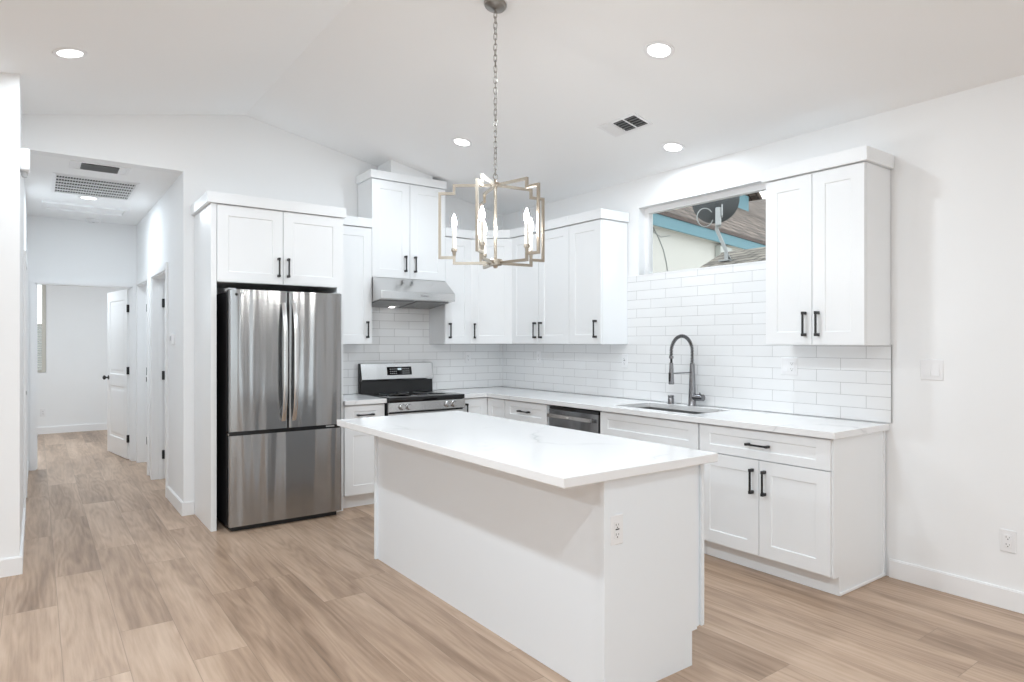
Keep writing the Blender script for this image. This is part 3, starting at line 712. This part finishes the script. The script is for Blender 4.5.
# camera-facing reference angle of the first arm (world degrees)
for i in range(5):
    ang = math.radians(-36.2+(178, 254, 318, 29, 108)[i]); ca = Matrix.Rotation(ang, 4, 'Z')
    m = MB(); m.T = ca; r1, r2, s_ = .222, .300, sect
    zt1, zt2, zb2, zb1 = 2.243, 2.200, 1.856, 1.825
    m.box((.012, -s_, zt1-.007), (r1+s_, s_, zt1+.007)); m.box((r1-s_, -s_, zt2-.007), (r1+s_, s_, zt1-.007)); m.box((r1+s_, -s_, zt2-.007), (r2+s_, s_, zt2+.007))
    m.box((r2-s_, -s_, zb2-.007), (r2+s_, s_, zt2-.007)); m.box((r1-s_, -s_, zb2-.007), (r2-s_, s_, zb2+.007)); m.box((r1-s_, -s_, zb1-.007), (r1+s_, s_, zb2-.007)); m.box((.012, -s_, zb1-.007), (r1-s_, s_, zb1+.007))
    arm = m.build('arm', 'nickel', t, loc=off)
    c = MB(); c.T = ca; c.lathe([(.008, zb2+.007), (.011, zb2+.03), (.016, zb2+.034), (.016, zb2+.048), (.0005, zb2+.048)], (r1, 0, 0), 16); c.build('candle_cup', 'nickel', arm, smooth=True)
    c = MB(); c.T = ca; c.lathe([(.0105, zb2+.048), (.0105, zb2+.158), (.0005, zb2+.158)], (r1, 0, 0), 16); c.build('candle_sleeve', 'candle', arm, smooth=True)
    c = MB(); c.T = ca; c.lathe([(.007, zb2+.158), (.0105, zb2+.168), (.0135, zb2+.182), (.0125, zb2+.198), (.008, zb2+.216), (.0035, zb2+.230), (.0005, zb2+.235)], (r1, 0, 0), 16); c.build('bulb', 'bulb', arm, smooth=True)
MB().cyl(.0085, (0, 0, 1.80), (0, 0, 2.25), 14).build('centre_rod', 'nickel', t, smooth=True, loc=off)
MB().lathe([(.0005, 1.797), (.010, 1.799), (.014, 1.810), (.034, 1.813), (.040, 1.818), (.040, 1.842), (.034, 1.846), (.0005, 1.846)], n=24).build('lower_hub', 'nickel', t, smooth=True, loc=off)
MB().lathe([(.0005, 2.234), (.022, 2.236), (.028, 2.242), (.026, 2.256), (.010, 2.262), (.006, 2.275), (.0005, 2.277)], n=24).build('upper_hub', 'nickel', t, smooth=True, loc=off)
MB().tube([(.014*math.cos(2*PI*k/20), 0, 2.290+.016*math.sin(2*PI*k/20)) for k in range(20)], .0025, 6, closed=True).build('loop', 'nickeldark', t, smooth=True, loc=off)
zc = cz(CX_)
cs = 1 if CX_ > RX else -1
cn = MB(); cn.T = Matrix.Translation((0, 0, zc)) @ Matrix.Rotation(math.atan(SL)*cs, 4, 'Y')
cn.lathe([(.062, -.001), (.062, -.010), (.055, -.020), (.030, -.028), (.010, -.031), (.0005, -.031)], n=32); cn.build('ceiling_canopy', 'nickeldark', t, smooth=True, loc=off)
MB().cyl(.005, (0, 0, zc-.05), (0, 0, zc-.02), 10).build('canopy_stem', 'nickeldark', t, smooth=True, loc=off)
zlo, zhi = 2.300, zc-.045; nl = 30; pit = (zhi-zlo)/nl; first = None
for k in range(nl):
    if first is None:
        hl, r = pit*.5+.0045, .0085; pts = []
        for j in range(24):
            a = 2*PI*j/24; x_, z_ = r*math.cos(a), r*math.sin(a); pts.append((x_, 0, z_ + (hl-r if z_ >= 0 else r-hl)))
        ln = MB().tube(pts, .0021, 6, closed=True).build('chain_link', 'nickeldark', t, smooth=True); first = ln
    else:
        ln = first.copy(); C.objects.link(ln); ln.parent = t
    ln.location = (0, 0, zlo+pit*(k+.5)-ZB); ln.rotation_euler = (random.uniform(-.05, .05), random.uniform(-.05, .05), (k % 2)*PI/2 + .6 + random.uniform(-.35, .35))

# ---------------------------------------------------------------- ceiling fittings
def downlight(x, y, z, slope, label, watts=None, r=.088):
    t = thing('recessed_light', label, 'ceiling light', (x, y, z), 0); t.rotation_euler = (0, slope, 0)
    MB().lathe([(r*.70, -.001), (r*.75, -.006), (r*.97, -.005), (r, -.0005)], n=40).build('trim_ring', 'plate', t, smooth=True)
    MB().lathe([(r*.70, -.003), (r*.6, -.0045), (.0005, -.005)], n=40).build('lens', 'lens', t, smooth=True)
    l = bpy.data.lights.new('lamp', 'AREA'); l.shape = 'DISK'; l.size = r*1.4; l.energy = LAMP_W if watts is None else watts; l.color = LAMP_COL
    lo_ = bpy.data.objects.new('lamp', l); C.objects.link(lo_); lo_.parent = t; lo_.location = (0, 0, -.012)
    return t
sa = math.atan(SL)
def sl_light(x, y, label, watts=None): downlight(x, y, cz(x), sa if x > RX else -sa, label, watts)
sl_light(-3.962, -1.258, 'round recessed ceiling light by the hall opening')
sl_light(-1.288, -3.334, 'round recessed ceiling light between the chandelier chain and the air vent')
sl_light(-1.292, -1.240, 'round recessed ceiling light in front of the tall range hood cabinet', 10.)
sl_light(-.309, -2.616, 'small-looking round recessed ceiling light close to the sink wall', 9.)
for x, y in ((-3.962, -3.6), (-1.288, -5.6), (-3.962, -5.9), (-1.288, -8.0), (-3.962, -8.2), (-6.2, -3.4), (-6.2, -7.0)):  # after the first, unseen lamps added as fill from behind
    sl_light(x, y, 'round recessed ceiling light over the living area, %s' % {(-3.962, -3.6): 'nearest the hall stub wall', (-1.288, -5.6): 'added unseen as fill past the lone wall cabinet', (-3.962, -5.9): 'added unseen as fill straight over the viewer', (-1.288, -8.0): 'added unseen as fill by the right-hand rear window', (-3.962, -8.2): 'added unseen as fill in front of the patio door', (-6.2, -3.4): 'added unseen as fill over the far living corner', (-6.2, -7.0): 'added unseen as fill in front of the wide rear window'}[(x, y)], {(-1.288, -5.6): 5., (-1.288, -8.0): 12.}.get((x, y), 29.))
downlight(-3.714, 1.60, 2.78, 0, 'round recessed light in the hall ceiling beside the return grille', 12)
for x, y, n_ in ((-2.2, 1.0, 'nearer'), (-2.2, 2.5, 'farther')): downlight(x, y, 2.78, 0, 'unseen recessed light added to brighten the %s side room off the hall' % n_, 9)  # lamps added out of view to light the side rooms
downlight(-4.3, 4.3, 2.70, 0, 'unseen recessed light added in the middle of the bedroom ceiling to brighten the room', 28)  # unseen lamp added to brighten the bedroom and its open door
downlight(-3.0, 4.4, 2.70, 0, 'unseen recessed light added in the bedroom ceiling behind the open door', 14)  # second unseen lamp added for bedroom brightness

def vent(label, x, y, z, tilt, wx, wy, rz=0.):
    t = thing('ceiling_vent', label, 'air vent', (x, y, z)); t.rotation_euler = (0, tilt, rz)
    f = MB(); b_ = .022
    f.box((-wx/2, -wy/2, -.006), (-wx/2+b_, wy/2, 0)).box((wx/2-b_, -wy/2, -.006), (wx/2, wy/2, 0)).box((-wx/2+b_, -wy/2, -.006), (wx/2-b_, -wy/2+b_, 0)).box((-wx/2+b_, wy/2-b_, -.006), (wx/2-b_, wy/2, 0))
    f.build('frame', 'plate', t); return t
# three-way register on the sloped kitchen ceiling
t = vent('white three-way air vent on the sloped kitchen ceiling near the window', -.757, -2.556, cz(-.757), sa, .19, .36)
MB().box((-.073, -.158, -.002), (.073, .158, -.0005)).build('duct_shade', 'dark', t)  # dark sheet painted as the shade inside the register
for yy in (-.053, .053): MB().box((-.073, yy-.006, -.006), (.073, yy+.006, -.002)).build('divider', 'plate', t)
for k in range(3):
    y0 = -.158+k*.1067
    for i in range(9):
        m = MB()
        if k == 2:
            m.T = Matrix.Translation((-.066+i*.0165, y0+.051, -.006)) @ Matrix.Rotation(.35, 4, 'Y'); m.box((-.0062, -.047, -.0006), (.010, .047, .0006)); m.build('louver', 'plate', t)
        elif i < 5:
            m.T = Matrix.Translation((-.058+i*.029, y0+.051, -.004)) @ Matrix.Rotation(1.0, 4, 'Y'); m.box((-.004, -.047, -.0006), (.004, .047, .0006)); m.build('louver', 'filter', t)  # dark louvers: shade between these slats put into their colour
t = vent('small white supply vent in the hall ceiling nearest the kitchen', -3.713, .275, 2.78, 0, .40, .27)
MB().box((-.19, -.125, -.003), (.19, .125, -.0005)).build('face_plate', 'plate', t)
MB().box((-.125, -.10, -.0045), (.125, .10, -.003)).build('duct_shade', 'dark', t)  # flat dark sheet standing in for shade behind the louvers
for i in range(6):
    m = MB(); m.T = Matrix.Translation((0, -.083+i*.033, -.007)) @ Matrix.Rotation(.8, 4, 'X'); m.box((-.125, -.010, -.0006), (.125, .010, .0006)); m.build('louver', 'grayplate', t)
t = vent('large white return air grille in the hall ceiling', -3.700, 1.075, 2.78, 0, .62, .82)
MB().box((-.29, -.39, -.002), (.29, .39, -.0005)).build('duct_shade', 'dark', t)  # shade above the grille bars, painted as a dark sheet
g = MB()
for i in range(7): g.box((-.288, -.388+i*.1225-.0, -.012), (.288, -.388+i*.1225+.024, -.003))
for i in range(30): g.box((-.288+i*.0195, -.388, -.010), (-.288+i*.0195+.0045, .388, -.003))
g.build('grille_bars', 'grate', t)
o = MB(); o.box((-.37, -.20, -.022), (.37, -.16, 0)).box((-.37, .16, -.022), (.37, .20, 0)).box((-.37, -.16, -.022), (-.33, .16, 0)).box((.33, -.16, -.022), (.37, .16, 0))
t = thing('attic_hatch', 'white framed attic access hatch in the hall ceiling', 'hatch', (-3.705, 2.19, 2.78)); o.build('frame', 'trim', t); MB().box((-.33, -.16, -.004), (.33, .16, 0)).build('panel', 'ceil', t)
t = thing('smoke_detector', 'round white smoke detector on the hall ceiling above the bedroom door', 'smoke detector', (-3.60, 2.86, 2.78))
MB().lathe([(.068, 0), (.068, -.012), (.060, -.030), (.045, -.036), (.0005, -.037)], n=28).build('housing', 'plate', t, smooth=True)
MB().lathe([(.012, -.036), (.012, -.039), (.0005, -.0395)], n=14).build('test_button', 'grayplate', t, smooth=True)

# ---------------------------------------------------------------- wall fittings
def plate(name, label, cat, loc, rz, kinds, group=None):
    """kinds: one letter per gang, o = outlet, g = safety outlet with buttons, r = rocker switch"""
    n = len(kinds); w_ = .072+.046*(n-1); t = thing(name, label, cat, loc, rz, group)
    MB().box((-w_/2, -.006, -.059), (w_/2, 0, .059)).build('cover_plate', 'plate', t, bevel=.003)
    for i, k in enumerate(kinds):
        cx = (i-(n-1)/2)*.046
        if k == 'r':
            m = MB().prism([(-.006, -.033), (-.0115, -.033), (-.0085, 0), (-.007, .033), (-.006, .033)], 'x', cx-.0165, cx+.0165); m.build('rocker', 'plate', t); continue
        f = MB().box((cx-.0168, -.0085, -.034), (cx+.0168, -.006, .034)).build('socket_face', 'plate', t, bevel=.001)
        for z in (-.019, .019):
            m = MB().box((cx-.0082, -.0088, z-.002), (cx-.0058, -.0083, z+.0065)).box((cx+.0058, -.0088, z-.002), (cx+.0078, -.0083, z+.0055)).box((cx-.0025, -.0088, z-.011), (cx+.0025, -.0083, z-.006))
            m.build('slots', 'slot', f)
        if k == 'g':
            MB().box((cx-.010, -.0095, .0005), (cx+.010, -.0084, .0055)).build('test_button', 'slot', f)
            MB().box((cx-.010, -.0095, -.006), (cx+.010, -.0084, -.001)).build('reset_button', 'plate', f)
    return t
q = -PI/2
plate('light_switch', 'white double rocker switch plate on the bare wall past the counter', 'light switch', (0, -4.225, 1.243), q, 'rr')
plate('wall_outlet', 'white duplex outlet low on the bare wall above the skirting', 'outlet', (0, -4.585, .357), q, 'o')
plate('wall_outlet', 'white switch and outlet plate on the tiles under the lone wall cabinet', 'outlet', (-.008, -3.36, 1.238), q, 'ro')
plate('wall_outlet', 'white single outlet on the tiles under the narrow cabinet beside the window', 'outlet', (-.008, -1.840, 1.238), q, 'g')
plate('wall_outlet', 'white single outlet on the sink-wall tiles close to the corner', 'outlet', (-.008, -.648, 1.248), q, 'o')
plate('wall_outlet', 'white single outlet on the tiles beside the range, under the narrow cabinet', 'outlet', (-.455, -.008, 1.238), 0, 'o')
plate('wall_outlet', 'white safety outlet with a dark button on the end panel of the island', 'outlet', (-2.288, -3.985, .668), 0, 'g')
plate('wall_outlet', 'white outlet low on the far bedroom wall', 'outlet', (-4.035, 6.40, .33), 0, 'o')
t = thing('thermostat', 'white wall thermostat on the hall wall beside the side-room doorway', 'thermostat', (-3.16, .47, 1.425), q)
MB().box((-.065, -.024, -.045), (.065, 0, .045)).build('housing', 'plate', t, bevel=.004, seg=2)
MB().box((-.035, -.0248, -.012), (.035, -.024, .028)).build('screen', 'grayplate', t)
t = thing('door_chime', 'small white box on the wall edge by the hall opening, high up', 'sensor', (-4.2, -.77, 2.455))
MB().box((0, -.06, 0), (.050, .06, .135)).build('housing', 'plate', t, bevel=.012, seg=3)
MB().lathe([(.0005, -.035), (.014, -.033), (.017, -.018), (.015, 0)], (.022, 0, 0), 16).build('sensor_bulb', 'grayplate', t, smooth=True)

# bedroom blinds: lowered half way
t = thing('window_blind', 'beige slatted blind lowered over the lower half of the bedroom window', 'blind', (-4.45, 6.43, .95))
for i in range(26):
    m = MB(); m.T = Matrix.Translation((0, 0, .02+i*.0265)) @ Matrix.Rotation(.5, 4, 'X'); m.box((-.40, -.012, -.001), (.40, .012, .001)); m.build('slat', 'blind', t)
MB().box((-.40, -.014, .70), (.40, .014, .725)).build('top_rail', 'blind', t); MB().box((-.40, -.014, -.012), (.40, .014, .006)).build('bottom_rail', 'blind', t)
o = MB().box((-4.05, 6.415, .94), (-4.0, 6.445, 2.32)).build('window_track', 'blind'); o['kind'] = 'structure'

# ---------------------------------------------------------------- outside: neighbouring house
E1 = Vector((.97862, .20568, 0)); NH = Vector((-.20568, .97862, 0)); A0 = Vector((2.424, -.043, 3.10)); PS = .7
t = house = thing('neighbour_house', 'cream stucco neighbouring house with teal fascia and brown shingle roof outside the window', 'house', (2.424, -.043, 0), math.atan2(E1.y, E1.x))
# local frame: x along the eave, y up the roof, z height
rp = [(-.35, -.02), (24, -.02), (24, 7.35), (14.6, 4.52), (7.0, 2.27), (2.49, .83), (-.35, -.0)]
def rz_(p, d=0): return (p[0], p[1], 3.115+PS*p[1]+d)
n = len(rp); MB().add([rz_(p) for p in rp]+[rz_(p, .04) for p in rp], [tuple(range(n))[::-1], tuple(range(n, 2*n))]+[(i, (i+1) % n, n+(i+1) % n, n+i) for i in range(n)]).build('roof', 'shingle', t)
MB().box((-.35, -.03, 3.085), (24, -.01, 3.125)).build('drip_edge', 'drip', t)
MB().box((-.35, -.012, 2.93), (24, .02, 3.095)).build('fascia', 'teal', t)
MB().box((-.35, .02, 2.945), (24, .12, 2.97)).build('soffit', 'stucco', t)
MB().box((-.30, .12, 0), (24, .30, 2.97)).build('wall', 'stucco', t)
MB().box((2.05, .02, 2.66), (2.47, .12, 2.90)).build('utility_box', 'util', t, bevel=.01)
# low porch roof, eave parallel to the kitchen wall
lr = [(1.598, -1.385), (1.598, -4.2), (2.52, -4.2), (2.52, -.98), (2.445, -1.05)]
def lz(p, d=0): return (p[0], p[1], 2.20+.3*(p[0]-1.6)+d)
t2 = thing('porch_roof', 'low grey shingled porch roof in front of the neighbouring house', 'roof', (1.6, -1.4, 0))
n = len(lr); MB().add([lz(p) for p in lr]+[lz(p, -.05) for p in lr], [tuple(range(n)), tuple(range(n, 2*n))[::-1]]+[(i, n+i, n+(i+1) % n, (i+1) % n) for i in range(n)]).build('shingles', 'shingle2', t2, loc=(-1.6, 1.4, 0))
for y in (-1.55, -4.0): MB().box((1.66, y-.05, 0), (1.76, y+.05, 2.17)).build('post', 'util', t2, loc=(-1.6, 1.4, 0))
MB().box((2.42, -4.2, 0), (2.52, -1.06, 2.42)).build('rear_wall', 'stucco', t2, loc=(-1.6, 1.4, 0))
# dormer further up the roof
t3 = thing('roof_dormer', 'teal roof dormer with small shingled roof far up the neighbouring roof', 'dormer', (9.6, 3.9, 4.6), .2)
MB().box((-.25, -.25, -.2), (.55, .5, .42)).build('dormer_wall', 'teal', t3)
MB().prism([(-.5, .38), (.2, .72), (.9, .38), (.9, .43), (.2, .79), (-.5, .43)], 'y', -.45, .9).build('dormer_roof', 'shingle', t3)
# satellite dish
t = thing('satellite_dish', 'dark grey satellite dish on a bent steel mast at the neighbouring roof edge', 'satellite dish', (1.80, -1.57, 2.26))
O_ = Vector((1.80, -1.57, 2.26))
ctr = Vector((1.72, -1.50, 2.90))-O_; ax = Vector((.62, .55, .30)).normalized()
ds = MB(); zq = ax.to_track_quat('Z', 'Y').to_matrix().to_4x4(); ds.T = Matrix.Translation(ctr) @ zq
ds.T = ds.T @ Matrix.Scale(.9, 4); prof = [(.0005, 0), (.08, .003), (.16, .014), (.22, .028), (.265, .044), (.272, .048), (.268, .054), (.21, .036), (.12, .016), (.0005, .010)]
ds.lathe(prof, n=40); ds.build('reflector', 'dish', t, smooth=True)
bk = Vector((1.70, -1.545, 2.715))-O_
b_ = MB(); b_.T = Matrix.Translation(bk) @ Matrix.Rotation(.63, 4, 'Z'); b_.box((-.065, -.03, -.09), (.06, .03, .10)); b_.box((-.085, -.045, .0), (.02, -.03, .13)); b_.build('bracket', 'galv', t, bevel=.008)
MB().tube([bk+Vector((.0, 0, -.07)), Vector((1.705, -1.52, 2.60))-O_, Vector((1.80, -1.57, 2.37))-O_, Vector((1.80, -1.57, 2.26))-O_], .019, 12).build('mast', 'galv', t, smooth=True)
MB().box((-.05, -.06, 0), (.05, .06, .012)).build('base_plate', 'galv', t)
MB().tube([Vector((0, 0, .09)), Vector((.10, .02, .03))], .014, 8).build('brace', 'galv', t, smooth=True)
rg = []
rc = Vector((1.615, -1.44, 2.725))-O_; rt_ = Vector((.807, -.591, 0))
for k in range(26): a = .6+2*PI*k/29; rg.append(rc + rt_*(.085*math.cos(a)) + Vector((0, 0, .098*math.sin(a))))
MB().tube(rg, .006, 6).build('cable_loop', 'cable', t, smooth=True)
# cables hanging down the stucco wall of that house
MB().tube([(.10, .108, 2.95), (.17, .112, 2.91), (.30, .112, 2.80), (.42, .112, 2.66), (.50, .112, 2.50), (.55, .112, 2.34)], .006, 6).build('hanging_cable', 'cable', house)
MB().tube([(.08, .108, 2.95), (.16, .112, 2.87), (.36, .112, 2.83), (.60, .112, 2.88)], .005, 6).build('hanging_cable', 'cable', house)
gr = MB().box((-20, -30, -.35), (40, 30, -.3)); o = gr.build('ground', 'stucco'); o['kind'] = 'structure'
o = MB().box((-7, 9.4, -.3), (-2, 9.5, 1.75)).build('yard_fence', 'fence'); tag(o, 'pale board fence seen through the bedroom window', 'fence')
